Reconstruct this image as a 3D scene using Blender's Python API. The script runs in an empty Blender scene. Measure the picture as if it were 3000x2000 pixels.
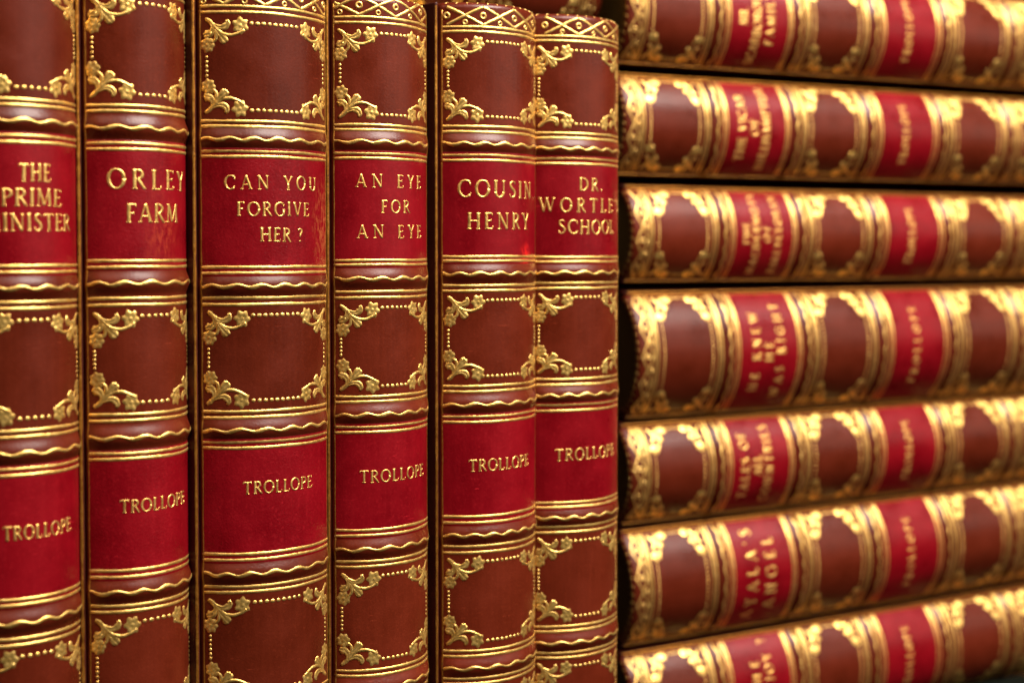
import bpy, math, random
import numpy as np

# ------------------------------------------------------------------ camera, world, lamps
F = 4167.0                      # focal length in pixels of a 3000 px wide picture
PITCH = math.radians(1.8)
HORIZON = 710.0
PY0 = HORIZON + F * math.tan(PITCH)
scene = bpy.context.scene
col = scene.collection

cam_d = bpy.data.cameras.new('camera')
cam = bpy.data.objects.new('camera', cam_d)
col.objects.link(cam)
cam_d.sensor_width = 36.0
cam_d.lens = F / 3000 * 36.0
cam_d.shift_y = -(1000 - PY0) / 3000
cam_d.clip_start = 0.01
cam_d.clip_end = 20
cam.rotation_euler = (math.radians(90) - PITCH, 0, 0)
cam_d.dof.use_dof = True
cam_d.dof.focus_distance = 0.337
cam_d.dof.aperture_fstop = 11.0
cam_d.dof.aperture_blades = 0
scene.camera = cam

scene.view_settings.view_transform = 'Standard'
scene.view_settings.look = 'None'
scene.view_settings.exposure = 0.12
scene.view_settings.gamma = 1
scene.view_settings.use_curve_mapping = False

world = bpy.data.worlds.new('World')
scene.world = world
world.use_nodes = True
bg = world.node_tree.nodes['Background']
bg.inputs[0].default_value = (1.0, 0.72, 0.5, 1)
bg.inputs[1].default_value = 0.04


def area(name, loc, target, sx, sy, power, color):
    d = bpy.data.lights.new(name, 'AREA')
    d.shape = 'RECTANGLE'
    d.size = sx
    d.size_y = sy
    d.energy = power
    d.color = color
    o = bpy.data.objects.new(name, d)
    col.objects.link(o)
    from mathutils import Vector
    o.location = loc
    o.rotation_euler = (Vector(target) - Vector(loc)).to_track_quat('-Z', 'Y').to_euler()
    return o


def azel(az, el, dist, c=(0.0, 0.40, 0.0)):
    az = math.radians(az)
    el = math.radians(el)
    return (c[0] + dist * math.sin(az) * math.cos(el), c[1] - dist * math.cos(az) * math.cos(el), c[2] + dist * math.sin(el))


area('key_lamp', azel(54, 52, 1.1), (0.02, 0.40, 0), 0.62, 0.5, 36, (1.0, 0.94, 0.85))
area('side_lamp', azel(72, 14, 1.3), (0.0, 0.40, 0), 1.25, 0.45, 2.8, (1.0, 0.88, 0.74))
area('front_lamp', azel(-15, 50, 1.3), (0.0, 0.40, 0), 0.7, 0.5, 4.0, (1.0, 0.84, 0.62))

rng = random.Random(7)

# ------------------------------------------------------------------ materials


class N:
    def __init__(self, name):
        self.m = bpy.data.materials.new(name)
        self.m.use_nodes = True
        self.t = self.m.node_tree
        self.b = self.t.nodes['Principled BSDF']

    def new(self, kind, **kw):
        n = self.t.nodes.new(kind)
        for k, v in kw.items():
            setattr(n, k, v)
        return n

    def link(self, a, b):
        self.t.links.new(a, b)

    def noise(self, vec, scale, detail=3, rough=0.55, dist=0.0):
        n = self.new('ShaderNodeTexNoise')
        n.inputs['Scale'].default_value = scale
        n.inputs['Detail'].default_value = detail
        n.inputs['Roughness'].default_value = rough
        n.inputs['Distortion'].default_value = dist
        self.link(vec, n.inputs['Vector'])
        return n.outputs['Fac']

    def coords(self, scale=(1, 1, 1), loc=(0, 0, 0)):
        tc = self.new('ShaderNodeTexCoord')
        mp = self.new('ShaderNodeMapping')
        mp.inputs['Scale'].default_value = scale
        mp.inputs['Location'].default_value = loc
        self.link(tc.outputs['Object'], mp.inputs['Vector'])
        return mp.outputs['Vector']

    def ramp(self, fac, a, b, lo=0.0, hi=1.0):
        n = self.new('ShaderNodeMapRange')
        n.inputs['From Min'].default_value = a
        n.inputs['From Max'].default_value = b
        n.inputs['To Min'].default_value = lo
        n.inputs['To Max'].default_value = hi
        n.clamp = True
        self.link(fac, n.inputs['Value'])
        return n.outputs['Result']

    def mix(self, fac, a, b):
        n = self.new('ShaderNodeMix', data_type='RGBA')
        for i, v in ((0, fac), (6, a), (7, b)):
            if hasattr(v, 'is_output') or hasattr(v, 'links'):
                self.link(v, n.inputs[i])
            else:
                n.inputs[i].default_value = v if i == 0 else (*v, 1)
        return n.outputs[2]

    def math(self, op, a, b):
        n = self.new('ShaderNodeMath', operation=op)
        for i, v in ((0, a), (1, b)):
            if hasattr(v, 'links'):
                self.link(v, n.inputs[i])
            else:
                n.inputs[i].default_value = v
        return n.outputs[0]

    def bump(self, h, strength, dist, prev=None):
        n = self.new('ShaderNodeBump')
        n.inputs['Strength'].default_value = strength
        n.inputs['Distance'].default_value = dist
        self.link(h, n.inputs['Height'])
        if prev is not None:
            self.link(prev, n.inputs['Normal'])
        return n.outputs['Normal']


def leather(name, dark, mid, light, seed, rough=0.31, grain=0.6, wear=None, scuff=None, coat=0.05, stk=0.2):
    k = N(name)
    off = (seed * 3.1, seed * 1.7, seed * 2.3)
    v = k.coords((1, 1, 1), off)
    vs = k.coords((900, 900, 45), off)
    blot = k.noise(v, 90, 4, 0.6)
    streak = k.noise(vs, 1.0, 3, 0.6)
    fine = k.noise(v, 1500, 3, 0.6)
    grainh = k.noise(v, 1900, 4, 0.7, 0.4)
    c = k.mix(k.ramp(blot, 0.35, 0.68), dark, mid)
    c = k.mix(k.math('MULTIPLY', k.ramp(streak, 0.42, 0.75), stk), c, light)
    c = k.mix(k.math('MULTIPLY', k.ramp(fine, 0.55, 0.72), 0.4), c, light)
    # hairline scratches
    sv = k.coords((260, 260, 5200), off)
    scr = k.noise(sv, 1.0, 1, 0.5, 0.6)
    msk = k.noise(v, 130, 2, 0.5)
    sf = k.math('MULTIPLY', k.ramp(scr, 0.735, 0.76), k.ramp(msk, 0.55, 0.65))
    c = k.mix(k.math('MULTIPLY', sf, 0.5), c, tuple(min(1, q * 3.2 + 0.01) for q in light))
    if wear is not None:      # rubbed patch: (x, z, radius x, radius z, colour)
        wx, wz, rx, rz, wc = wear
        tc = k.new('ShaderNodeTexCoord')
        mp = k.new('ShaderNodeMapping')
        mp.inputs['Location'].default_value = (-wx / rx, 0, -wz / rz)
        mp.inputs['Scale'].default_value = (1 / rx, 0, 1 / rz)
        k.link(tc.outputs['Object'], mp.inputs['Vector'])
        ln = k.new('ShaderNodeVectorMath', operation='LENGTH')
        k.link(mp.outputs['Vector'], ln.inputs[0])
        near = k.ramp(ln.outputs['Value'], 1.0, 0.2)
        wv = k.coords((1300, 1300, 420), off)
        wn = k.noise(wv, 1.0, 4, 0.75, 0.5)
        wf = k.math('MULTIPLY', near, k.ramp(wn, 0.47, 0.66))
        c = k.mix(k.math('MULTIPLY', wf, 0.8), c, wc)
    if scuff is not None:
        wx, wz, rx, rz, wc = scuff
        tc = k.new('ShaderNodeTexCoord')
        mp = k.new('ShaderNodeMapping')
        mp.inputs['Location'].default_value = (-wx / rx, 0, -wz / rz)
        mp.inputs['Scale'].default_value = (1 / rx, 0, 1 / rz)
        k.link(tc.outputs['Object'], mp.inputs['Vector'])
        ln = k.new('ShaderNodeVectorMath', operation='LENGTH')
        k.link(mp.outputs['Vector'], ln.inputs[0])
        near = k.ramp(ln.outputs['Value'], 1.0, 0.3)
        wn = k.noise(v, 500, 3, 0.6, 0.8)
        c = k.mix(k.math('MULTIPLY', near, k.ramp(wn, 0.4, 0.6)), c, wc)
    k.link(c, k.b.inputs['Base Color'])
    r = k.ramp(blot, 0.3, 0.7, rough - 0.07, rough + 0.1)
    k.link(r, k.b.inputs['Roughness'])
    k.b.inputs['Specular IOR Level'].default_value = 0.21
    k.b.inputs['Coat Weight'].default_value = coat
    k.b.inputs['Coat Roughness'].default_value = 0.22
    n1 = k.bump(grainh, grain, 0.00010)
    n2 = k.bump(streak, 0.25, 0.00008, n1)
    k.link(n2, k.b.inputs['Normal'])
    return k.m


def gold(name, back, seed, wornness=0.0, tint=(0.99, 0.66, 0.205)):
    k = N(name)
    off = (seed * 1.3, seed * 2.9, seed * 0.7)
    v = k.coords((1, 1, 1), off)
    a = k.noise(v, 900, 3, 0.6)
    b = k.noise(v, 3200, 3, 0.7)
    c = k.noise(v, 240, 3, 0.6)
    base = k.mix(k.ramp(a, 0.35, 0.7), tuple(t * q for t, q in zip(tint, (0.82, 0.72, 0.55))), tint)
    hole = k.math('MULTIPLY', k.ramp(b, 0.57 - 0.03 * wornness, 0.64), k.ramp(c, 0.47 - 0.05 * wornness, 0.62))
    base = k.mix(hole, base, back)
    k.link(base, k.b.inputs['Base Color'])
    met = k.math('SUBTRACT', 0.88, k.math('MULTIPLY', hole, 0.8))
    k.link(met, k.b.inputs['Metallic'])
    k.link(k.ramp(a, 0.3, 0.7, 0.30, 0.46), k.b.inputs['Roughness'])
    n1 = k.bump(b, 0.45, 0.00010)
    n2 = k.bump(a, 0.5, 0.00014, n1)
    k.link(n2, k.b.inputs['Normal'])
    return k.m


BROWN = ((0.070, 0.0078, 0.0024), (0.098, 0.0110, 0.0034), (0.145, 0.019, 0.0068))
REDC = ((0.125, 0.0008, 0.0034), (0.190, 0.0013, 0.0054), (0.30, 0.009, 0.014))
M_gold = [gold('gilt_%s' % n, (0.06, 0.01, 0.004), i, w) for i, (n, w) in enumerate((('tooling', 0.3), ('tooling_rubbed', 1.2)))]
M_gold_edge = gold('gilt_hinge', (0.04, 0.01, 0.004), 5, 2.0, (0.50, 0.22, 0.035))


def plain(name, colr, rough, metallic=0.0, noise_scale=None, amount=0.2, stretch=(1, 1, 1)):
    k = N(name)
    if noise_scale:
        v = k.coords(stretch)
        f = k.noise(v, noise_scale, 4)
        c = k.mix(k.ramp(f, 0.3, 0.7), tuple(q * (1 - amount) for q in colr), tuple(min(1, q * (1 + amount)) for q in colr))
        k.link(c, k.b.inputs['Base Color'])
        k.link(k.bump(f, 0.3, 0.0003), k.b.inputs['Normal'])
    else:
        k.b.inputs['Base Color'].default_value = (*colr, 1)
    k.b.inputs['Roughness'].default_value = rough
    k.b.inputs['Metallic'].default_value = metallic
    return k.m


M_board = leather('board_leather_shaded', (0.034, 0.0040, 0.0022), (0.052, 0.0062, 0.003), (0.07, 0.012, 0.006), 9, 0.5, 0.3)  # spine leather darkened: shade of the gaps between books put into the colour
M_page = plain('gilt_page_edges', (0.30, 0.19, 0.06), 0.4, 0.85, 900, 0.25, (6, 1, 0.2))
M_table = plain('table_cloth', (0.004, 0.005, 0.003), 0.9, 0, 700, 0.35)
M_wall = plain('dark_wall', (0.012, 0.008, 0.006), 0.9, 0, 6, 0.3)

# ------------------------------------------------------------------ stroke lettering
TK, TN, SF = 0.135, 0.062, 0.055


def arc(cx, cy, rx, ry, a0, a1, n=14, tk=TK, tn=TN):
    pts = []
    for i in range(n + 1):
        a = math.radians(a0 + (a1 - a0) * i / n)
        w = tn + (tk - tn) * abs(math.cos(a)) ** 1.3
        pts.append((cx + rx * math.cos(a), cy + ry * math.sin(a), w))
    return pts


def ln(x0, y0, x1, y1, w, w1=None):
    return [(x0, y0, w), (x1, y1, w if w1 is None else w1)]


def sf(x, y, l=0.13, up=None):
    yy = y + (0.025 if y < 0.5 else -0.025)
    return [(x - l, yy, 0.04), (x - l * 0.4, yy, 0.06), (x + l * 0.4, yy, 0.06), (x + l, yy, 0.04)]


GL = {
    'I': (0.30, [ln(.15, 0, .15, 1, TK), sf(.15, 0), sf(.15, 1)]),
    'T': (0.66, [ln(.33, 0, .33, 1, TK), sf(.33, 0), ln(.03, .965, .63, .965, .07), ln(.045, .97, .03, .80, .05, .03), ln(.615, .97, .63, .80, .05, .03)]),
    'H': (0.78, [ln(.14, 0, .14, 1, TK), ln(.64, 0, .64, 1, TK), ln(.14, .51, .64, .51, TN), sf(.14, 0), sf(.14, 1), sf(.64, 0), sf(.64, 1)]),
    'E': (0.56, [ln(.14, 0, .14, 1, TK), ln(.04, .03, .50, .03, .06), ln(.04, .97, .48, .97, .06), ln(.14, .52, .40, .52, .055), ln(.49, .03, .52, .20, .05, .03), ln(.47, .97, .49, .82, .05, .03), ln(.40, .44, .40, .60, .035)]),
    'F': (0.52, [ln(.14, 0, .14, 1, TK), sf(.14, 0), ln(.04, .97, .48, .97, .06), ln(.14, .50, .38, .50, .055), ln(.47, .97, .49, .80, .05, .03), ln(.38, .42, .38, .58, .035)]),
    'L': (0.54, [ln(.14, 0, .14, 1, TK), sf(.14, 1), ln(.04, .03, .49, .03, .06), ln(.48, .03, .51, .22, .05, .03)]),
    'P': (0.58, [ln(.14, 0, .14, 1, TK), sf(.14, 0), ln(.04, .97, .28, .97, .06), arc(.26, .73, .25, .24, 90, -90), ln(.14, .49, .26, .49, .05)]),
    'R': (0.66, [ln(.14, 0, .14, 1, TK), sf(.14, 0), ln(.04, .97, .28, .97, .06), arc(.26, .745, .235, .225, 90, -90), ln(.14, .52, .26, .52, .05), ln(.28, .52, .58, .03, .11, .12), ln(.55, .03, .66, .02, .06, .04)]),
    'B': (0.62, [ln(.14, 0, .14, 1, TK), ln(.04, .97, .28, .97, .06), ln(.04, .03, .28, .03, .06), arc(.26, .755, .21, .215, 90, -90), arc(.27, .28, .26, .25, 90, -90), ln(.14, .53, .27, .53, .05)]),
    'D': (0.76, [ln(.14, 0, .14, 1, TK), ln(.04, .97, .30, .97, .06), ln(.04, .03, .30, .03, .06), arc(.28, .5, .40, .47, 90, -90, 18)]),
    'O': (0.82, [arc(.41, .5, .34, .485, 0, 360, 30)]),
    'C': (0.72, [arc(.42, .5, .35, .485, 48, 312, 24), ln(.665, .86, .68, .66, .06, .035), ln(.665, .14, .69, .26, .05, .03)]),
    'G': (0.80, [arc(.42, .5, .35, .485, 48, 318, 24), ln(.665, .86, .68, .66, .06, .035), ln(.68, .40, .68, .10, TK), sf(.68, .44, .11)]),
    'S': (0.52, [[(.43, .80, .04), (.42, .90, .055), (.34, .965, .06), (.25, .97, .065), (.14, .92, .085), (.10, .80, .115), (.13, .68, .13), (.24, .56, .135), (.36, .45, .135), (.44, .32, .13), (.44, .19, .115), (.37, .08, .085), (.26, .03, .065), (.15, .045, .06), (.08, .11, .055), (.07, .22, .04)]]),
    'A': (0.76, [ln(.10, 0, .38, 1, TN), ln(.37, 1, .66, 0, TK), ln(.19, .33, .56, .33, .05), sf(.10, 0, .11), sf(.66, 0, .12)]),
    'V': (0.72, [ln(.10, 1, .37, 0, TK), ln(.37, 0, .62, 1, TN), sf(.10, 1, .12), sf(.62, 1, .11)]),
    'W': (1.06, [ln(.10, 1, .34, 0, TK), ln(.34, 0, .55, 1, TN), ln(.50, 1, .76, 0, TK), ln(.76, 0, .98, 1, TN), sf(.10, 1, .12), sf(.52, 1, .12), sf(.98, 1, .10)]),
    'Y': (0.68, [ln(.08, 1, .35, .46, TK), ln(.60, 1, .35, .46, TN), ln(.35, 0, .35, .48, TK), sf(.35, 0), sf(.08, 1, .11), sf(.60, 1, .10)]),
    'N': (0.80, [ln(.14, 0, .14, 1, TN), ln(.12, 1, .66, 0, TK), ln(.66, 0, .66, 1, TN), sf(.14, 0, .12), sf(.08, 1, .10), sf(.66, 1, .12)]),
    'M': (0.94, [ln(.12, 0, .17, 1, TN), ln(.17, 1, .46, .05, TK), ln(.46, .05, .75, 1, TN), ln(.75, 1, .80, 0, TK), sf(.12, 0, .11), sf(.80, 0, .12), sf(.14, 1, .09), sf(.78, 1, .09)]),
    'K': (0.72, [ln(.14, 0, .14, 1, TK), sf(.14, 0), sf(.14, 1), ln(.58, .97, .14, .45, TN), ln(.27, .58, .62, .03, TK), sf(.58, 1, .10), sf(.63, 0, .10)]),
    'U': (0.76, [ln(.13, 1, .13, .33, TK), arc(.37, .33, .24, .31, 180, 360), ln(.61, .33, .61, 1, TN), sf(.13, 1), sf(.61, 1, .12)]),
    'J': (0.40, [ln(.24, 1, .24, .18, TK), [(.24, .18, .13), (.20, .02, .10), (.10, -.10, .06), (.03, -.10, .07)], sf(.24, 1)]),
    '?': (0.44, [[(.06, .78, .07), (.09, .92, .08), (.22, .97, .08), (.35, .90, .11), (.36, .74, .12), (.27, .58, .10), (.21, .45, .07), (.21, .32, .05)], ln(.21, .02, .21, .12, .12)]),
    "'": (0.22, [[(.12, .98, .11), (.12, .84, .09), (.07, .72, .04)]]),
    '.': (0.24, [ln(.10, .02, .10, .12, .12)]),
    ' ': (0.34, []),
}

# ------------------------------------------------------------------ mesh collection in (u, w, h)


class Tool:
    """collects gilt shapes given in spine coordinates: u across, w up, h proud of the leather (cm)"""

    def __init__(self):
        self.v = []
        self.f = []

    def ribbon(self, pts, h=0.009, step=0.03, rough=0.10, prof=5):
        # pts: (u, w, width); resample (Catmull-Rom when more than two), raised section
        P = np.array(pts, float)
        if len(P) > 2:
            out = []
            for i in range(len(P) - 1):
                p0 = P[max(i - 1, 0)]
                p1, p2 = P[i], P[i + 1]
                p3 = P[min(i + 2, len(P) - 1)]
                n = max(1, int(math.hypot(*(p2 - p1)[:2]) / step))
                for k in range(n):
                    t = k / n
                    out.append(0.5 * ((2 * p1) + (-p0 + p2) * t + (2 * p0 - 5 * p1 + 4 * p2 - p3) * t * t + (-p0 + 3 * p1 - 3 * p2 + p3) * t ** 3))
            out.append(P[-1])
            P = np.array(out)
        else:
            n = max(1, int(math.hypot(*(P[1] - P[0])[:2]) / step))
            t = np.linspace(0, 1, n + 1)[:, None]
            P = P[0] * (1 - t) + P[1] * t
        self._rib(P, h, rough, prof)

    def _rib(self, P, h, rough, prof):
        d = np.gradient(P[:, :2], axis=0)
        d /= (np.linalg.norm(d, axis=1)[:, None] + 1e-9)
        nrm = np.stack([-d[:, 1], d[:, 0]], 1)
        h = h * rng.uniform(0.9, 1.1)
        if prof == 7:
            sec = ((-1, -0.004), (-0.72, h * 0.9), (-0.22, h * 1.1), (0.0, h * 0.15), (0.22, h * 1.1), (0.72, h * 0.9), (1, -0.004))
        elif prof == 5:
            sec = ((-1, -0.004), (-0.62, h * 0.85), (0.0, h), (0.62, h * 0.85), (1, -0.004))
        else:
            sec = ((-1, -0.004), (-0.45, h), (0.45, h), (1, -0.004))
        b = len(self.v)
        m = len(sec)
        for i in range(len(P)):
            hw = P[i, 2] * 0.5
            jl = 1 + rng.uniform(-rough, rough)
            jr = 1 + rng.uniform(-rough, rough)
            for s, hh in sec:
                j = jl if s < 0 else jr
                self.v.append((P[i, 0] + nrm[i, 0] * s * hw * j, P[i, 1] + nrm[i, 1] * s * hw * j, hh))
        for i in range(len(P) - 1):
            for k in range(m - 1):
                a = b + i * m + k
                self.f.append((a, a + 1, a + m + 1, a + m))
        # closed ends
        self.f.append(tuple(b + k for k in range(m - 1, -1, -1)))
        e = b + (len(P) - 1) * m
        self.f.append(tuple(e + k for k in range(m)))

    def blob(self, u, w, ru, rw, petals=0, depth=0.0, h=0.014, n=12, hole=False, rot=0.0, dimple=False):
        b = len(self.v)
        if petals:
            n = petals * 5
        h = h * rng.uniform(0.92, 1.08)
        if hole:
            rings = ((1.0, -0.004), (0.85, h), (0.5, h), (0.32, -0.004))
        elif dimple:
            rings = ((1.0, -0.004), (0.84, h * 0.9), (0.55, h), (0.36, h * 0.35), (0.22, h * 0.4), (0.12, h * 1.05))
        else:
            rings = ((1.0, -0.004), (0.75, h * 0.8), (0.4, h))
        for q, hh in rings:
            for i in range(n):
                a = 2 * math.pi * i / n + rot
                rr = 1 + (depth * math.cos(petals * (a - rot)) * q if petals else 0) + rng.uniform(-0.03, 0.03)
                hz = hh
                if petals and dimple and q > 0.5 and hh > 0:
                    hz = hh * (0.8 + 0.3 * math.cos(petals * (a - rot)))
                self.v.append((u + ru * q * rr * math.cos(a), w + rw * q * rr * math.sin(a), hz))
        for k in range(len(rings) - 1):
            for i in range(n):
                a0 = b + k * n + i
                a1 = b + k * n + (i + 1) % n
                self.f.append((a0, a1, a1 + n, a0 + n))
        if not hole:
            self.f.append(tuple(b + (len(rings) - 1) * n + i for i in range(n)))


# corner tool: x inwards from the hinge, y inwards from the rule (cm)
CORNER = [
    ([(.17, .17, .05), (.24, .21, .075), (.33, .285, .075), (.455, .41, .065), (.60, .505, .06), (.80, .53, .055), (.97, .48, .05), (1.12, .40, .06)], .016),
    ([(.30, .25, .03), (.42, .325, .06), (.55, .365, .085), (.66, .335, .115), (.715, .255, .09), (.69, .18, .045)], .014),
    ([(.30, .27, .03), (.35, .37, .06), (.345, .46, .10), (.28, .52, .13), (.20, .545, .12), (.13, .57, .06)], .014),
    ([(.33, .50, .05), (.24, .50, .08), (.16, .46, .05)], .012),
    ([(.42, .40, .03), (.50, .50, .07), (.58, .58, .125), (.65, .65, .14), (.70, .70, .09)], .015),
    ([(.52, .55, .03), (.57, .67, .06), (.62, .73, .04)], .012),
    ([(.36, .33, .04), (.43, .45, .055), (.45, .58, .06), (.42, .66, .055), (.345, .72, .04)], .014),
]


class Book:
    def __init__(self, root, L, Phi, yaw, H, bands, fine=True, bh=0.09, bw=0.285):
        self.root = root
        self.L = L
        self.Phi = math.radians(Phi)
        self.yaw = math.radians(yaw)
        self.R = L / (2 * self.Phi)
        self.a = self.R * math.sin(self.Phi)
        self.H = H
        self.bands = bands
        self.fine = fine
        self.bh, self.bw = bh, bw
        self.rc = 0.17

    def surf(self, u, w, h):
        u, w, h = (np.asarray(q, float) for q in (u, w, h))
        R, Phi = self.R, self.Phi
        phi = u / R
        off = np.zeros_like(u + w)
        for b in self.bands:
            t = np.clip(np.abs(w - b) / self.bw, 0, 1)
            off = off + self.bh * (0.5 + 0.5 * np.cos(np.pi * t)) ** 0.8
        e = np.clip((np.abs(phi) / Phi - 0.75) / 0.25, 0, 1)
        off = off * (1 - 0.65 * e * e * (3 - 2 * e))
        # gentle waist: the leather is drawn in between the bands
        rc = self.rc
        al_t = np.clip((w - (self.H - rc)) / rc, 0, None)
        al_b = np.clip((rc - w) / rc, 0, None)
        al = np.maximum(al_t, al_b)
        sgn = np.where(al_t > 0, 1.0, -1.0)
        z = np.where(al > 0, np.where(al_t > 0, self.H - rc, rc) + sgn * rc * np.sin(al), w)
        off = off - rc * (1 - np.cos(al)) * (al > 0)
        off = off + h * np.cos(al)
        z = z + sgn * h * np.sin(al)
        x = (R + off) * np.sin(phi)
        y = -((R + off) * np.cos(phi) - R * math.cos(Phi))
        c, s = math.cos(self.yaw), math.sin(self.yaw)
        return np.stack([x * c - y * s, x * s + y * c, z], -1)

    def mesh(self, name, verts_local, faces, mat, parent, smooth=True):
        me = bpy.data.meshes.new(name)
        me.from_pydata((np.asarray(verts_local) * 0.01).tolist(), [], faces)
        me.materials.append(mat)
        if smooth:
            me.polygons.foreach_set('use_smooth', [True] * len(me.polygons))
        me.update()
        o = bpy.data.objects.new(name, me)
        col.objects.link(o)
        o.parent = parent
        return o

    def tool(self, name, t, mat, parent, smooth=True):
        V = np.array(t.v)
        return self.mesh(name, self.surf(V[:, 0], V[:, 1], V[:, 2]), t.f, mat, parent, smooth)

    def grid(self, name, u0, u1, w0, w1, du, dw, mat, parent, h=0.0, lip=False, extend=False, ws=None):
        nu = max(2, int(round((u1 - u0) / du)) + 1)
        us = np.linspace(u0, u1, nu)
        if ws is None:
            ws = np.linspace(w0, w1, max(2, int(round((w1 - w0) / dw)) + 1))
        hs = np.full((len(ws), nu), h)
        if lip:        # pared edges: sink to just under the surface all round
            us = np.concatenate([[u0 - 0.012], us, [u1 + 0.012]])
            ws = np.concatenate([[ws[0] - 0.012], ws, [ws[-1] + 0.012]])
            hs = np.full((len(ws), len(us)), h)
            hs[0, :] = hs[-1, :] = -0.006
            hs[:, 0] = hs[:, -1] = -0.006
        U, W = np.meshgrid(us, ws)
        P = self.surf(U, W, hs)
        if extend:     # carry the leather down into the hinge groove
            c, s = math.cos(self.yaw), math.sin(self.yaw)

            def col_(k, dx, dy):
                q = P[:, k, :].copy()
                q[:, 0] += dx
                q[:, 1] += dy
                return q[:, None, :]
            P = np.concatenate([col_(0, -0.015, 0.16), col_(0, -0.012, 0.05), P, col_(-1, 0.012, 0.05), col_(-1, 0.015, 0.16)], 1)
        nr, nc = P.shape[:2]
        idx = np.arange(nr * nc).reshape(nr, nc)
        f = np.stack([idx[:-1, :-1], idx[:-1, 1:], idx[1:, 1:], idx[1:, :-1]], -1).reshape(-1, 4)
        return self.mesh(name, P.reshape(-1, 3), f.tolist(), mat, parent)


def text_line(t, s, u0, u1, w0, capw, jit=0.012, bold=1.0, h=0.009, step=0.03):
    wid = [GL[c][0] for c in s]
    U = u1 - u0
    tot = sum(wid) * capw
    n = len(s) - 1
    sx = min(1.12 * capw, (U - 0.09 * capw * n) / sum(wid))
    gap = (U - sx * sum(wid)) / max(n, 1)
    x = u0
    for c, wd in zip(s, wid):
        rot = rng.uniform(-1.3, 1.3) * math.pi / 180
        dy = rng.uniform(-jit, jit) * capw * 1.5
        for st in GL[c][1]:
            pts = []
            for (px, py, pw) in st:
                gx, gy = px * sx, py * capw
                pts.append((x + gx - gy * rot, w0 + dy + gy + gx * rot, pw * capw * bold))
            t.ribbon(pts, h=h, step=step, rough=0.13)
        x += wd * sx + gap


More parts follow.
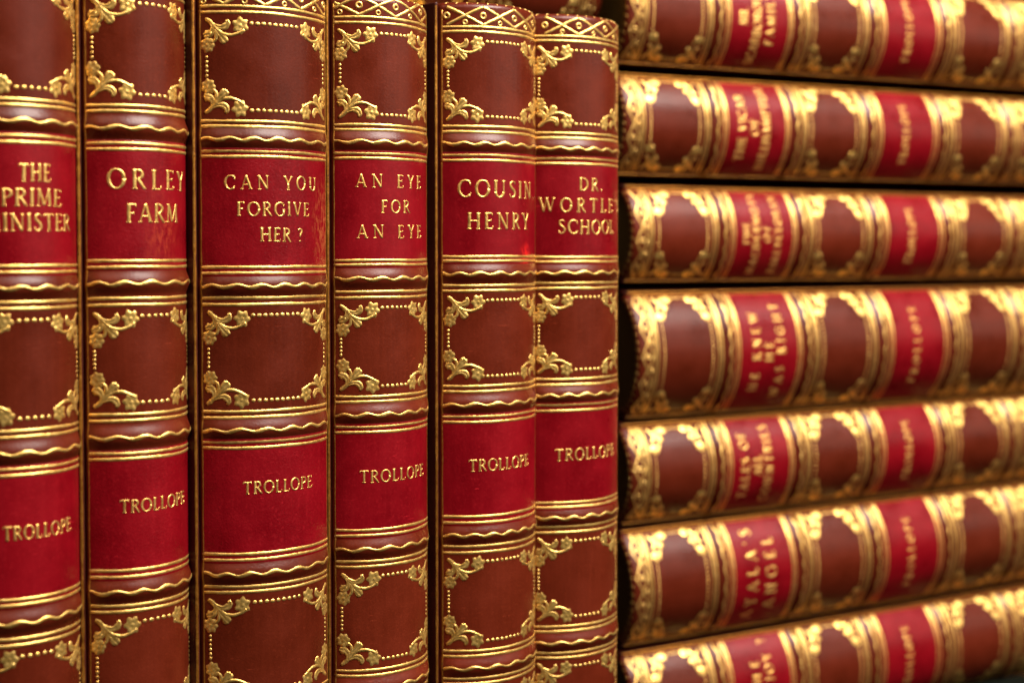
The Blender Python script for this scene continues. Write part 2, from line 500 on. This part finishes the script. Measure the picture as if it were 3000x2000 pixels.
def build_book(root, spec):
    """spec: L, Phi, yaw, levels (list of w for the rules, head to tail), title lines, author line"""
    lv = spec['lv']
    b = Book(root, spec['L'], spec['Phi'], spec['yaw'], spec['H'], lv['bands'], spec.get('fine', True))
    fine = b.fine
    L = b.L
    hu = L / 2
    brown, red = spec['brown'], spec['red']
    g = M_gold[spec.get('g', 0)]
    du = 0.05 if fine else 0.09
    step = 0.03 if fine else 0.06
    dw = 0.12
    # ---- spine leather between the bands; the cap rows are finer
    bw = b.bw
    cuts = sorted(lv['bands'])
    seg = []
    prev = None
    verts = []
    faces = []
    P0 = 0
    rows = []
    edges = [-b.rc * 1.3] + [q for c in cuts for q in (c - bw, c + bw)] + [b.H + b.rc * 1.3]
    allv, allf = [], []
    nb = 0
    for i in range(0, len(edges), 2):
        a0, a1 = edges[i], edges[i + 1]
        ws = list(np.linspace(max(a0, b.rc), min(a1, b.H - b.rc), max(3, int((a1 - a0) / dw))))
        if a0 < 0:
            ws = list(np.linspace(a0, b.rc, 12))[:-1] + ws
        if a1 > b.H:
            ws = ws + list(np.linspace(b.H - b.rc, a1, 12))[1:]
        us = np.linspace(-hu, hu, int(L / du) + 1)
        U, W = np.meshgrid(us, np.array(ws))
        P = b.surf(U, W, np.zeros_like(U))

        def colx(k, dx, dy):
            q = P[:, k, :].copy()
            q[:, 0] += dx
            q[:, 1] += dy
            return q[:, None, :]
        P = np.concatenate([colx(0, -0.015, 0.16), colx(0, -0.012, 0.05), P, colx(-1, 0.012, 0.05), colx(-1, 0.015, 0.16)], 1)
        nr, nc = P.shape[:2]
        idx = np.arange(nr * nc).reshape(nr, nc) + nb
        allf += np.stack([idx[:-1, :-1], idx[:-1, 1:], idx[1:, 1:], idx[1:, :-1]], -1).reshape(-1, 4).tolist()
        allv.append(P.reshape(-1, 3))
        nb += nr * nc
    b.mesh('spine', np.concatenate(allv), allf, brown, root)
    # ---- raised bands with their wavy gilt line
    for c in cuts:
        rb = b.grid('raised_band', -hu, hu, c - bw, c + bw, du, 0.03, brown, root, extend=True)
        t = Tool()
        per = spec.get('wave', 0.53) * rng.uniform(0.95, 1.06)
        ph = rng.uniform(0, 6.28)
        n = int(L / (0.025 if fine else 0.05))
        pts = []
        for i in range(n + 1):
            u = -hu + 0.05 + (L - 0.1) * i / n
            s = math.sin(2 * math.pi * u / per + ph + 0.5 * math.sin(1.7 * u + ph))
            pts.append((u, c - 0.01 + 0.033 * (s + 0.18 * math.sin(4.3 * u + ph)), 0.078 + 0.014 * math.sin(9 * u + ph) + 0.010 * math.cos(2 * math.pi * u / per + ph)))
        t._rib(np.array(pts), 0.010, 0.10, 5)
        b.tool('gilt_wavy_line', t, g, rb)
    # ---- rules across the leather panels

    def rule(t, w, wd=0.076, u0=None, u1=None):
        u0 = -hu + 0.02 if u0 is None else u0
        u1 = hu - 0.02 if u1 is None else u1
        n = int((u1 - u0) / (0.06 if fine else 0.12))
        ph = rng.uniform(0, 6)
        P = np.array([(u0 + (u1 - u0) * i / n, w + 0.004 * math.sin(i * 0.21 + ph), wd * (1 + 0.08 * math.sin(i * 0.37 + ph))) for i in range(n + 1)])
        t._rib(P, 0.011, 0.09, 5)
    for p in lv['rules']:
        t = Tool()
        rule(t, p)
        b.tool('gilt_rule', t, g, root)
    # ---- the two hinge lines and headcap hatching
    t = Tool()
    for sgn in (-1, 1):
        t = Tool()
        u = sgn * (hu - 0.035)
        n = 150 if fine else 60
        P = np.array([(u + 0.004 * math.sin(i * 0.6), 0.25 + (b.H - 0.45) * i / n, 0.05 * (1 + rng.uniform(-.12, .12))) for i in range(n + 1)])
        t._rib(P, 0.010, 0.16, 4)
        b.tool('gilt_hinge_line', t, M_gold_edge, root)
    for end in (0, 1):
        t = Tool()
        n = int(L / 0.27)
        for i in range(n):
            u = -hu + 0.15 + (L - 0.3) * i / (n - 1)
            if end:
                t.ribbon([(u - .04, b.H - b.rc + 0.14, 0.035), (u + .03, b.H - b.rc + 0.32, 0.06)], step=0.04)
            else:
                t.ribbon([(u - .04, b.rc - 0.14, 0.035), (u + .03, b.rc - 0.32, 0.06)], step=0.04)
        b.tool('gilt_cap_hatching', t, g, root)
    # ---- diamond frieze at head and tail
    for (w0, w1) in lv['frieze']:
        t = Tool()
        mid, hh = (w0 + w1) / 2, (w1 - w0) / 2
        per = spec.get('diamond', 1.86)
        ph = spec.get('dph', 0.12)
        k0 = math.floor((-hu) / (per / 2)) - 1
        for sg in (1, -1):
            pts = []
            k = k0
            while True:
                u = (k + ph) * per / 2
                if u > hu + per:
                    break
                pts.append((u, mid + hh * sg * (1 if k % 2 else -1)))
                k += 1
            # clip to the spine
            for (p, q) in zip(pts[:-1], pts[1:]):
                a0, a1 = max(p[0], -hu + 0.05), min(q[0], hu - 0.05)
                if a1 - a0 < 0.05:
                    continue
                f = lambda x: p[1] + (q[1] - p[1]) * (x - p[0]) / (q[0] - p[0])
                t.ribbon([(a0, f(a0), .082 if fine else .070), (a1, f(a1), .082 if fine else .070)], h=0.012, step=step, rough=0.14)
        up = 1 if (w0 + w1) / 2 > b.H / 2 else -1
        k = k0
        while (k + ph) * per / 2 < hu - 0.1:
            u = (k + ph) * per / 2
            if u > -hu + 0.12:
                t.blob(u, mid, .095, .10, hole=True, n=14)
            u2 = u + per / 4
            if -hu + 0.1 < u2 < hu - 0.1:
                t.blob(u2, mid - up * (hh * 0.72), .075, .075, n=12, hole=True)
            k += 1
        b.tool('gilt_diamond_frieze', t, g, root)
    # ---- tooled frames in the plain compartments
    su, sv = spec.get('su', 0.93), 0.97
    for (wb, wt) in lv['panels']:
        t = Tool()
        x0, y0 = 1.22 * su, 0.245
        U = L - 2 * x0
        n = max(2, int(round(U / 0.142)))
        for ww in (wt - y0, wb + y0):
            for i in range(n):
                u = -hu + x0 + U * (i + 0.5) / n
                if fine:
                    t.blob(u, ww + rng.uniform(-.004, .004), 0.060 * rng.uniform(.85, 1.12), 0.045, n=8, h=.012)
                else:
                    t.blob(u, ww, 0.052, 0.036, n=6, h=.012)
        yy = 0.955
        V = (wt - wb) - 2 * yy
        n = max(2, int(round(V / 0.098)))
        for sg in (-1, 1):
            for i in range(n):
                w = wb + yy + V * (i + 0.5) / n
                t.blob(sg * (hu - 0.205 * su), w, 0.040, 0.043 * rng.uniform(.85, 1.1), n=8 if fine else 6, h=.012)
        fr = b.tool('gilt_beaded_frame', t, g, root)
        for sx in (-1, 1):
            for sy in (-1, 1):
                t = Tool()
                du_, dw_ = rng.uniform(-.02, .02), rng.uniform(-.012, .012)
                rt = rng.uniform(-2.5, 2.5) * math.pi / 180

                def mp(x, y):
                    x, y = x + (y - .5) * rt, y - (x - .5) * rt
                    u = sx * (hu - x * su - du_)
                    w = (wt - y * sv - dw_) if sy > 0 else (wb + y * sv + dw_)
                    return u, w
                for pts, hh in CORNER:
                    t.ribbon([(*mp(x, y), w * (1.42 if fine else 1.22)) for x, y, w in pts], h=hh * 0.85, step=step, rough=0.12, prof=7 if fine and max(p[2] for p in pts) > 0.1 else 5)
                u, w = mp(1.02, .30)
                t.blob(u, w, .185 * su, .185, petals=6, depth=.17, dimple=fine, h=.0115, rot=rng.uniform(0, 1))
                u, w = mp(.235, .775)
                t.blob(u, w, .182 * su, .175, petals=7, depth=.10, dimple=fine, h=.0115, rot=rng.uniform(0, 1))
                b.tool('corner_ornament', t, g, fr)
    # ---- red lettering pieces
    for key in ('title', 'author'):
        w_hi, w_lo = lv[key]          # outermost rules of the label
        lab = b.grid(key + '_label', -hu + 0.004, hu - 0.004, w_lo - 0.07, w_hi + 0.07, du, 0.1, red, root, h=0.0045, lip=True)
        for p in lv[key + '_rules']:
            t = Tool()
            rule(t, p)
            t.v = [(u_, w_, h_ + 0.0045) for u_, w_, h_ in t.v]
            b.tool('gilt_rule', t, g, lab)
        t = Tool()
        for (s, u0, u1, w0, cap) in spec[key](b):
            text_line(t, s, u0, u1, w0, cap, bold=spec.get('bold', 1.42), step=step)
        for q in range(len(t.v)):
            u_, w_, h_ = t.v[q]
            t.v[q] = (u_, w_, h_ + 0.0045)
        b.tool('gilt_lettering', t, g, lab)
    # ---- cover boards, with the gilt line on the shoulder
    D = spec.get('depth', 13.4)
    ext = spec.get('ext', 0.0)
    for sg in (-1, 1):
        e = b.surf(np.array([sg * hu]), np.array([5.0]), np.array([0.0]))[0]
        ex, ey = e[0], e[1]
        outer = 0.215 + ext
        back = spec.get('recess', 0.0) if sg > 0 else 0.0
        ey += back
        dz_ = spec.get('slope', 0.35)
        sec = [(0.02, 0.30), (0.03, 0.13), (0.045, 0.05), (0.065, 0.012), (0.10, -0.005), (0.145, 0.0), (0.165, 0.03), (0.175, 0.09),
               (outer, dz_), (outer, D - 0.03 - ey), (outer - 0.03, D - ey), (-0.02, D - ey), (-0.02, 0.6)]
        if spec.get('slope'):
            sec = [(x * 0.6, y) if y < 0.1 else (x, y) for x, y in sec]
        zs = [0.0, 0.03, b.H - 0.05, b.H - 0.02]
        ins = [0.03, 0.0, 0.0, 0.03]
        V, Fc = [], []
        cx = 0.09
        for z, i_ in zip(zs, ins):
            for (x, y) in sec:
                xx = x + (i_ if x < cx else -i_) * 0.6
                V.append((ex + sg * xx, ey + y + (i_ * 0.6 if y < 1 else -i_), z))
        m = len(sec)
        for r in range(len(zs) - 1):
            for k in range(m):
                a0, a1 = r * m + k, r * m + (k + 1) % m
                Fc.append((a0, a1, a1 + m, a0 + m))
        Fc.append(tuple(range(m)))
        Fc.append(tuple(range((len(zs) - 1) * m, len(zs) * m)))
        bo = b.mesh('cover_board', V, Fc, brown if spec.get('board_brown') else M_board, root, smooth=False)
        V, Fc = [], []
        n = 120 if fine else 50
        for i in range(n + 1):
            z = 0.1 + (b.H - 0.2) * i / n
            j = rng.uniform(-.008, .008)
            for (x, y) in ((0.095 + j, -0.002), (0.11 + j, -0.013), (0.14 - j, -0.013), (0.16 - j, 0.004)):
                x *= 0.6 if spec.get('slope') else 1.0
                V.append((ex + sg * x, ey + y, z))
        for i in range(n):
            for k in range(3):
                a0 = i * 4 + k
                Fc.append((a0, a0 + 1, a0 + 5, a0 + 4))
        b.mesh('gilt_edge_line', V, Fc, M_gold_edge, bo)
    # ---- text block
    sec = []
    Rb = b.R - 0.22
    for i in range(13):
        p = -b.Phi * 0.93 + 2 * b.Phi * 0.93 * i / 12
        x, y = Rb * math.sin(p), -(Rb * math.cos(p) - b.R * math.cos(b.Phi))
        c, s = math.cos(b.yaw), math.sin(b.yaw)
        sec.append((x * c - y * s, x * s + y * c + 0.04))
    el = b.surf(np.array([-hu]), np.array([5.0]), np.array([0.0]))[0]
    er = b.surf(np.array([hu]), np.array([5.0]), np.array([0.0]))[0]
    sec = [(el[0] + 0.03, D - 0.35), (el[0] + 0.03, el[1] + 0.75)] + sec + [(er[0] - 0.03, er[1] + 0.75), (er[0] - 0.03, D - 0.35)]
    m = len(sec)
    V = [(x, y, z) for z in (0.22, b.H - 0.3) for x, y in sec]
    Fc = [(k, (k + 1) % m, (k + 1) % m + m, k + m) for k in range(m)] + [tuple(range(m)), tuple(range(m, 2 * m))]
    b.mesh('text_block', V, Fc, M_page, root, smooth=False)
    return b


# ------------------------------------------------------------------ placing: pixels of the photograph -> the place
K_ROW, Y_ROW = 1.8e-4, 37.3
TH = math.atan(K_ROW * F)
K_ST, Y_ST = 1.2e-4, 45.6
TH2 = math.atan(K_ST * F)
TABLE = -17.0
cP, sP = math.cos(PITCH), math.sin(PITCH)


def project(p):
    x, y, z = p
    d = y * cP - z * sP
    u = z * cP + y * sP
    return 1500 + F * x / d, PY0 - F * u / d


def z_from_py(py, depth):     # world height of image row py at world depth (cm)
    v = (PY0 - py) / F
    # u = v d ; z cP + y sP = v (y cP - z sP)
    return depth * (v * cP - sP) / (cP + v * sP)


def row_point(px):
    y = Y_ROW / (1 - K_ROW * (px - 1500))
    return (px - 1500) / F * y, y


def tag(o, label, cat, group=None):
    o['label'] = label
    o['category'] = cat
    if group:
        o['group'] = group


def levels(w, H):
    """w: list of 22+ rule heights, head first"""
    f1, f2, p1a, p1b, l1a, l1b, l2a, l2b, p2a, p2b, p3a, p3b, a1, a2, a3, a4, q1, q2, q3, q4, r1, r2, r3, r4 = w
    bands = [(p1b + l1a) / 2, (l2b + p2a) / 2, (p3b + a1) / 2, (a4 + q1) / 2, (q4 + r1) / 2]
    return dict(
        bands=bands, rules=[f1, f2, p1a, p1b, p2a, p2b, p3a, p3b, q1, q2, q3, q4, r1, r2, r3, r4],
        panels=[(p1a, f2), (p3a, p2b), (q3, q2), (r3, r2)],
        title=(l1a, l2b), author=(a1, a4), title_rules=[l1a, l1b, l2a, l2b], author_rules=[a1, a2, a3, a4],
        frieze=[(f1 + 0.05, f1 + 0.51), (r4 - 0.51, r4 - 0.05)])


row = [
    # (left px, L, Phi, yaw, top y, [f1 f2 p1a p1b l1a l1b l2a l2b p2a p2b p3a p3b a1 a2 a3 a4 q1 q2 (q3 q4 r1 r2)], title, author, at right end?)
    dict(px=-120, L=3.05, Phi=61, yaw=3.5, top=-110, right=True,
         y=[-45, -27, 312, 328, 413, 431, 776, 794, 877, 895, 1234, 1252, 1340, 1358, 1702, 1718, 1811, 1829],
         title=[('THE', 53, 147, 480, 532), ('PRIME', 1, 178, 554, 605), ('MINISTER', -52, 204, 627, 677)],
         author=('TROLLOPE', 6, 206, 1528, 1568),
         label='book in worn red and brown leather lettered THE PRIME MINISTER, cropped by the left edge'),
    dict(px=250, L=3.05, Phi=61, yaw=9, top=-120,
         y=[-44, -27, 309, 326, 420, 437, 765, 783, 875, 894, 1215, 1233, 1329, 1345, 1671, 1690, 1774, 1791],
         title=[('ORLEY', 312, 535, 500, 557), ('FARM', 368, 519, 598, 652)],
         author=('TROLLOPE', 350, 538, 1450, 1487),
         label='upright brown leather book whose red label is lettered ORLEY FARM'),
    dict(px=586, L=3.52, Phi=49, yaw=-4.5, top=-45,
         y=[20, 37, 356, 371, 444, 459, 783, 800, 873, 892, 1205, 1222, 1294, 1311, 1621, 1638, 1716, 1732],
         title=[('CAN YOU', 655, 924, 517, 557), ('FORGIVE', 692, 905, 593, 633), ('HER ?', 761, 885, 668, 708)],
         author=('TROLLOPE', 711, 913, 1401, 1436),
         label='thickest upright book in sharp focus, its rubbed red label lettered CAN YOU FORGIVE HER?'),
    dict(px=975, L=3.08, Phi=51, yaw=0, top=-14,
         y=[51, 67, 366, 380, 450, 464, 763, 776, 855, 872, 1162, 1177, 1250, 1266, 1552, 1568, 1644, 1659],
         title=[('AN EYE', 1040, 1231, 513, 551), ('FOR', 1115, 1200, 587, 624), ('AN EYE', 1043, 1232, 660, 698)],
         author=('TROLLOPE', 1052, 1238, 1367, 1402),
         label='upright brown leather book whose red label is lettered AN EYE FOR AN EYE'),
    dict(px=1291, L=3.38, Phi=50.5, yaw=-1.5, top=6,
         y=[80, 94, 371, 387, 455, 470, 752, 765, 837, 852, 1131, 1147, 1220, 1236, 1512, 1530, 1599, 1617],
         title=[('COUSIN', 1340, 1554, 531, 580), ('HENRY', 1366, 1547, 625, 672)],
         author=('TROLLOPE', 1372, 1547, 1337, 1371),
         label='upright brown leather book lettered COUSIN HENRY, a bright red scuff on its title label'),
    dict(px=1557, L=3.17, Phi=46.5, yaw=-4.5, top=40,
         y=[107, 121, 391, 405, 465, 480, 754, 767, 830, 845, 1111, 1127, 1186, 1203, 1472, 1485, 1543, 1559],
         title=[('DR.', 1695, 1765, 522, 560), ("WORTLE'S", 1577, 1818, 583, 623), ('SCHOOL', 1634, 1796, 645, 685)],
         author=('TROLLOPE', 1625, 1797, 1306, 1340),
         label="soft upright book next to the flat pile, its red label lettered DR. WORTLE'S SCHOOL"),
]


def px_to_u(b, M, px, w):
    """arc position whose image column is px, on the visible side"""
    us = np.linspace(-b.L / 2, b.L / 2, 240)
    P = b.surf(us, np.full_like(us, w), np.zeros_like(us))
    o, cc, into = M
    X = o[0] + P[:, 0] * cc[0] + P[:, 1] * into[0]
    Y = o[1] + P[:, 0] * cc[1] + P[:, 1] * into[1]
    Z = o[2] + P[:, 2]
    d = Y * cP - Z * sP
    q = 1500 + F * X / d
    k = int(np.argmax(q))
    if px <= q[0]:
        return us[0] + (px - q[0]) / (q[5] - q[0]) * (us[5] - us[0]), Y[0]
    i = int(np.searchsorted(q[:k + 1], px))
    i = min(i, k)
    return us[i], Y[i]


def place_row(i, r):
    yaw = math.radians(r['yaw'])
    t = TH + yaw
    Phi = math.radians(r['Phi'])
    a = r['L'] / (2 * Phi) * math.sin(Phi)
    ox, oy = row_point(r['px'])
    cx, cy = ox + a * math.cos(t), oy + a * math.sin(t)
    # depth at which the rule rows were read
    dr = oy + (2 * a * math.sin(t) if r.get('right') else 0)
    H = z_from_py(r['top'], dr) - TABLE
    w = [z_from_py(y, dr) - TABLE for y in r['y']]
    while len(w) < 24:
        gaps = {18: 2.52, 19: 0.13, 20: 0.58, 21: 0.13, 22: 2.5, 23: 0.13}
        w.append(w[-1] - gaps[len(w)])
    # the tail compartment reaches down to a frieze just above the foot
    foot = 0.22 + 0.60
    w[22], w[23] = foot + 0.13, foot
    lv = levels(w, H)
    root = bpy.data.objects.new('leather_book', None)
    col.objects.link(root)
    root.location = (cx * .01, cy * .01, TABLE * .01)
    root.rotation_euler = (0, 0, TH)
    o = (cx, cy, TABLE)
    M = (o, (math.cos(TH), math.sin(TH)), (-math.sin(TH), math.cos(TH)))

    def lines(spec):
        def fn(b):
            out = []
            for (s, x0, x1, y0, y1) in spec:
                wg = z_from_py((y0 + y1) / 2, oy) - TABLE
                u0, d0 = px_to_u(b, M, x0, wg)
                u1, d1 = px_to_u(b, M, x1, wg)
                dm = (d0 + d1) / 2
                lo, hi = z_from_py(y1, dm) - TABLE, z_from_py(y0, dm) - TABLE
                out.append((s, u0, u1, lo, hi - lo))
            return out
        return fn
    rng.seed(100 + i)
    jc = 1 + rng.uniform(-0.12, 0.12)
    br = leather('brown_leather', *[tuple(q * jc for q in c) for c in BROWN], i + 1)
    wear = scuff = None
    zl = (lv['title'][0] + lv['title'][1]) / 2 * .01
    if i == 2:
        wear = (0.0138, zl - 0.003, 0.0050, 0.013, (0.42, 0.12, 0.035))
    if i == 1:
        wear = (0.003, zl - 0.006, 0.0055, 0.012, (0.32, 0.035, 0.014))
    if i == 4:
        scuff = (0.0075, zl - 0.0125, 0.0030, 0.0045, (0.55, 0.012, 0.012))
    if i == 3:
        scuff = (0.013, zl - 0.015, 0.0015, 0.002, (0.5, 0.05, 0.03))
    rd = leather('red_leather', *REDC, i + 11, stk=0.12, rough=0.31, grain=1.0 if i in (1, 2) else 0.6, wear=wear, scuff=scuff)
    spec = dict(L=r['L'], Phi=r['Phi'], yaw=r['yaw'], H=H, lv=lv, brown=br, red=rd,
                title=lines(r['title']), author=lines([r['author']]), g=i % 2, dph=0.12 + 0.31 * i,
                depth=13.4, ext=r.get('ext', 0.0), recess=0.28)
    b = build_book(root, spec)
    tag(root, r['label'], 'book', 'upright leather books in the row')
    el = b.surf(np.array([-b.L / 2, b.L / 2]), np.array([5., 5.]), np.array([0., 0.]))
    cth, sth = math.cos(TH), math.sin(TH)
    sx = [(cx + e[0] * cth - e[1] * sth, cy + e[0] * sth + e[1] * cth) for e in el]
    print('row', i, 'H %.2f' % H, 'along-row', ['%.2f' % (p[0] * cth + p[1] * sth) for p in sx], 'out', ['%.2f' % (-(-p[0] * sth + p[1] * cth)) for p in sx])
    return root


for i, r in enumerate(row):
    place_row(i, r)

# ------------------------------------------------------------------ the pile lying flat
NOM = [80, 94, 371, 387, 455, 470, 752, 765, 837, 852, 1131, 1147, 1220, 1236, 1512, 1530, 1599, 1617]
stack = [
    dict(x=2150, y0=-125, y1=186, roll=0.0, title=[('MR.', .22, .16), ("SCARBOROUGH'S", .45, .90), ('FAMILY', .68, .50)],
         label="topmost book of the flat pile, lettered MR. SCARBOROUGH'S FAMILY, cropped by the top edge"),
    dict(x=2141, y0=215, y1=512, roll=0.0, title=[('THE VICAR', .25, .66), ('OF', .45, .16), ('BULLHAMPTON', .65, .86)],
         label='flat-lying book in the pile lettered THE VICAR OF BULLHAMPTON'),
    dict(x=2163, y0=543, y1=825, roll=0.25, title=[('THE', .20, .23), ('MACDERMOTS', .37, .88), ('OF', .55, .16), ('BALLYCLORAN', .73, .86)],
         label='flat-lying book in the pile lettered THE MACDERMOTS OF BALLYCLORAN'),
    dict(x=2179, y0=856, y1=1226, roll=-0.05, title=[('HE KNEW', .28, .62), ('HE', .49, .15), ('WAS RIGHT', .69, .76)],
         label='thickest flat-lying book, middle of the pile, lettered HE KNEW HE WAS RIGHT'),
    dict(x=2155, y0=1243, y1=1536, roll=-0.55, title=[('TALES OF', .22, .66), ('ALL', .43, .20), ('COUNTRIES', .62, .80)],
         label='flat-lying book in the pile lettered TALES OF ALL COUNTRIES'),
    dict(x=2163, y0=1555, y1=1893, roll=-0.95, big=1.3, title=[("AYALA'S", .30, .80), ('ANGEL', .62, .62)],
         label="flat-lying book in the pile with large gilt lettering AYALA'S ANGEL"),
    dict(x=2160, y0=1914, y1=2222, roll=-1.1, title=[('IS HE', .40, .50), ('POPENJOY ?', .62, .88)],
         label='lowest book of the flat pile, lettered IS HE POPENJOY?, cropped by the bottom edge'),
]


def place_flat(i, s, pt, extra=0.0):
    """pt: depth line; spine faces the camera, head to the left"""
    c2 = (math.cos(TH2), math.sin(TH2))
    n2 = (math.sin(TH2), -math.cos(TH2))
    yl = Y_ST / (1 - K_ST * (1830 - 1500))
    z0, z1 = z_from_py(s['y1'], yl), z_from_py(s['y0'], yl)     # bottom, top (outer lit edges)
    thick = z1 - z0
    a = (thick - 0.20) / 2
    Phi = math.radians(50)
    L = 2 * Phi * a / math.sin(Phi)
    R = a / math.sin(Phi)
    bulge = R * (1 - math.cos(Phi))
    dN = 38.7
    zt = z_from_py(6, dN)
    H = 22.6
    w = [H - 0.95 * (zt - z_from_py(y, dN)) for y in NOM]
    while len(w) < 24:
        gaps = {18: 2.52, 19: 0.13, 20: 0.58, 21: 0.13, 22: 2.5, 23: 0.13}
        w.append(w[-1] - gaps[len(w)])
    w[22], w[23] = 0.95, 0.82
    lv = levels(w, H)
    zm = (z0 + z1) / 2
    # slide along the pile line until the lower title rule at the crest meets its column
    x00, y00 = 0.0, Y_ST
    tgt = s['x'] - 9
    lo, hi = -10.0, 40.0
    for _ in range(50):
        m = (lo + hi) / 2
        p = (x00 + c2[0] * m + n2[0] * bulge, y00 + c2[1] * m + n2[1] * bulge, zm)
        if project(p)[0] < tgt:
            lo = m
        else:
            hi = m
    m = lo
    foot_t = m + w[5]          # the tail lies further along by w of that rule
    from mathutils import Matrix, Vector
    roll = math.radians(s['roll'])
    pivot_t = m - 4.5
    dt = foot_t - pivot_t
    o = Vector((c2[0] * (pivot_t + dt * math.cos(roll)), Y_ST + c2[1] * (pivot_t + dt * math.cos(roll)), zm - dt * math.sin(roll)))
    # axes: local X -> up, local Y -> into the pile, local Z -> towards the head (left)
    Zc = Vector((-c2[0] * math.cos(roll), -c2[1] * math.cos(roll), math.sin(roll)))
    Yc = Vector((-n2[0], -n2[1], 0))
    Xc = Yc.cross(Zc)
    Mx = Matrix((Xc, Yc, Zc)).transposed().to_4x4()
    Mx.translation = o * .01
    root = bpy.data.objects.new('leather_book', None)
    col.objects.link(root)
    root.matrix_world = Mx

    def tl(b):
        out = []
        hi_, lo_ = lv['title_rules'][1], lv['title_rules'][2]
        for (t, fr, wd) in s['title']:
            cap = 0.34 * s.get('big', 1.0) if len(s['title']) < 4 else 0.29
            wc = hi_ - (hi_ - lo_) * fr
            out.append((t, -b.L / 2 * wd, b.L / 2 * wd, wc - cap / 2, cap))
        return out

    def au(b):
        hi_, lo_ = lv['author_rules'][1], lv['author_rules'][2]
        wc = hi_ - (hi_ - lo_) * 0.45
        return [('TROLLOPE', -b.L / 2 * .64, b.L / 2 * .64, wc - .15, .30)]
    rng.seed(300 + i)
    jc = 1 + rng.uniform(-0.1, 0.1)
    br = leather('brown_leather', *[tuple(q * jc for q in c) for c in BROWN], i + 31)
    rd = leather('red_leather', *REDC, i + 51, stk=0.12)
    build_book(root, dict(L=L, Phi=50, yaw=0, H=H, lv=lv, brown=br, red=rd, title=tl, author=au, fine=False, g=0,
                          dph=0.2 + .27 * i, bold=1.5, ext=s.get('ext', 0.10), slope=1.6))
    tag(root, s['label'], 'book', 'leather books lying flat in the pile')
    print('flat', i, 'z %.2f..%.2f' % (z0, z1), 'L %.2f' % L)
    return root


for i, s in enumerate(stack):
    place_flat(i, s, None)

# ------------------------------------------------------------------ a book lying across the top of the row, set back in the shade
def place_top():
    from mathutils import Matrix, Vector
    c = (math.cos(TH), math.sin(TH))
    n = (math.sin(TH), -math.cos(TH))
    H = 22.0
    dN = 38.7
    zt = z_from_py(6, dN)
    w = [H - 0.95 * (zt - z_from_py(y, dN)) for y in NOM]
    while len(w) < 24:
        gaps = {18: 2.52, 19: 0.13, 20: 0.58, 21: 0.13, 22: 2.5, 23: 0.13}
        w.append(w[-1] - gaps[len(w)])
    w[22], w[23] = 0.95, 0.82
    lv = levels(w, H)
    Phi = math.radians(50)
    a = 1.45
    L = 2 * Phi * a / math.sin(Phi)
    back = 7.0
    zb = 6.85 + a + 0.25
    # tail end (right) seen at column 1738
    lo, hi = -30.0, 40.0
    for _ in range(50):
        m = (lo + hi) / 2
        p = (c[0] * m - n[0] * back, Y_ROW + c[1] * m - n[1] * back, zb)
        if project(p)[0] < 1735:
            lo = m
        else:
            hi = m
    m = lo
    Zc = Vector((-c[0], -c[1], 0))
    Yc = Vector((-n[0], -n[1], 0))
    Xc = Yc.cross(Zc)
    Mx = Matrix((Xc, Yc, Zc)).transposed().to_4x4()
    Mx.translation = Vector((c[0] * m - n[0] * back, Y_ROW + c[1] * m - n[1] * back, zb)) * .01
    root = bpy.data.objects.new('leather_book', None)
    col.objects.link(root)
    root.matrix_world = Mx
    rng.seed(900)
    br = leather('brown_leather', *BROWN, 77)
    rd = leather('red_leather', *REDC, 78)
    tl = lambda b: []
    build_book(root, dict(L=L, Phi=50, yaw=0, H=H, lv=lv, brown=br, red=rd, title=lambda b: [('TROLLOPE', -1, 1, lv['title'][0] - 1.6, .3)],
                          author=lambda b: [('TROLLOPE', -1, 1, lv['author'][0] - 1.6, .3)], fine=False, board_brown=True))
    tag(root, 'shaded book lying across the tops of the upright row, only its lower edge in view', 'book')


place_top()

# ------------------------------------------------------------------ surface and background


def sheet(name, pts, mat):
    me = bpy.data.meshes.new(name)
    me.from_pydata(pts, [], [(0, 1, 2, 3)])
    me.materials.append(mat)
    o = bpy.data.objects.new(name, me)
    col.objects.link(o)
    o['kind'] = 'structure'
    return o


zt = TABLE * .01 - 0.0002
M_wall.node_tree.nodes['Principled BSDF'].inputs['Specular IOR Level'].default_value = 0.05
M_table.node_tree.nodes['Principled BSDF'].inputs['Specular IOR Level'].default_value = 0.05
sheet('table_top', [(-1.2, -0.3, zt), (1.2, -0.3, zt), (1.2, 1.2, zt), (-1.2, 1.2, zt)], M_table)
sheet('wall', [(-1.6, 1.2, -0.6), (1.6, 1.2, -0.6), (1.6, 1.2, 1.2), (-1.6, 1.2, 1.2)], M_wall)
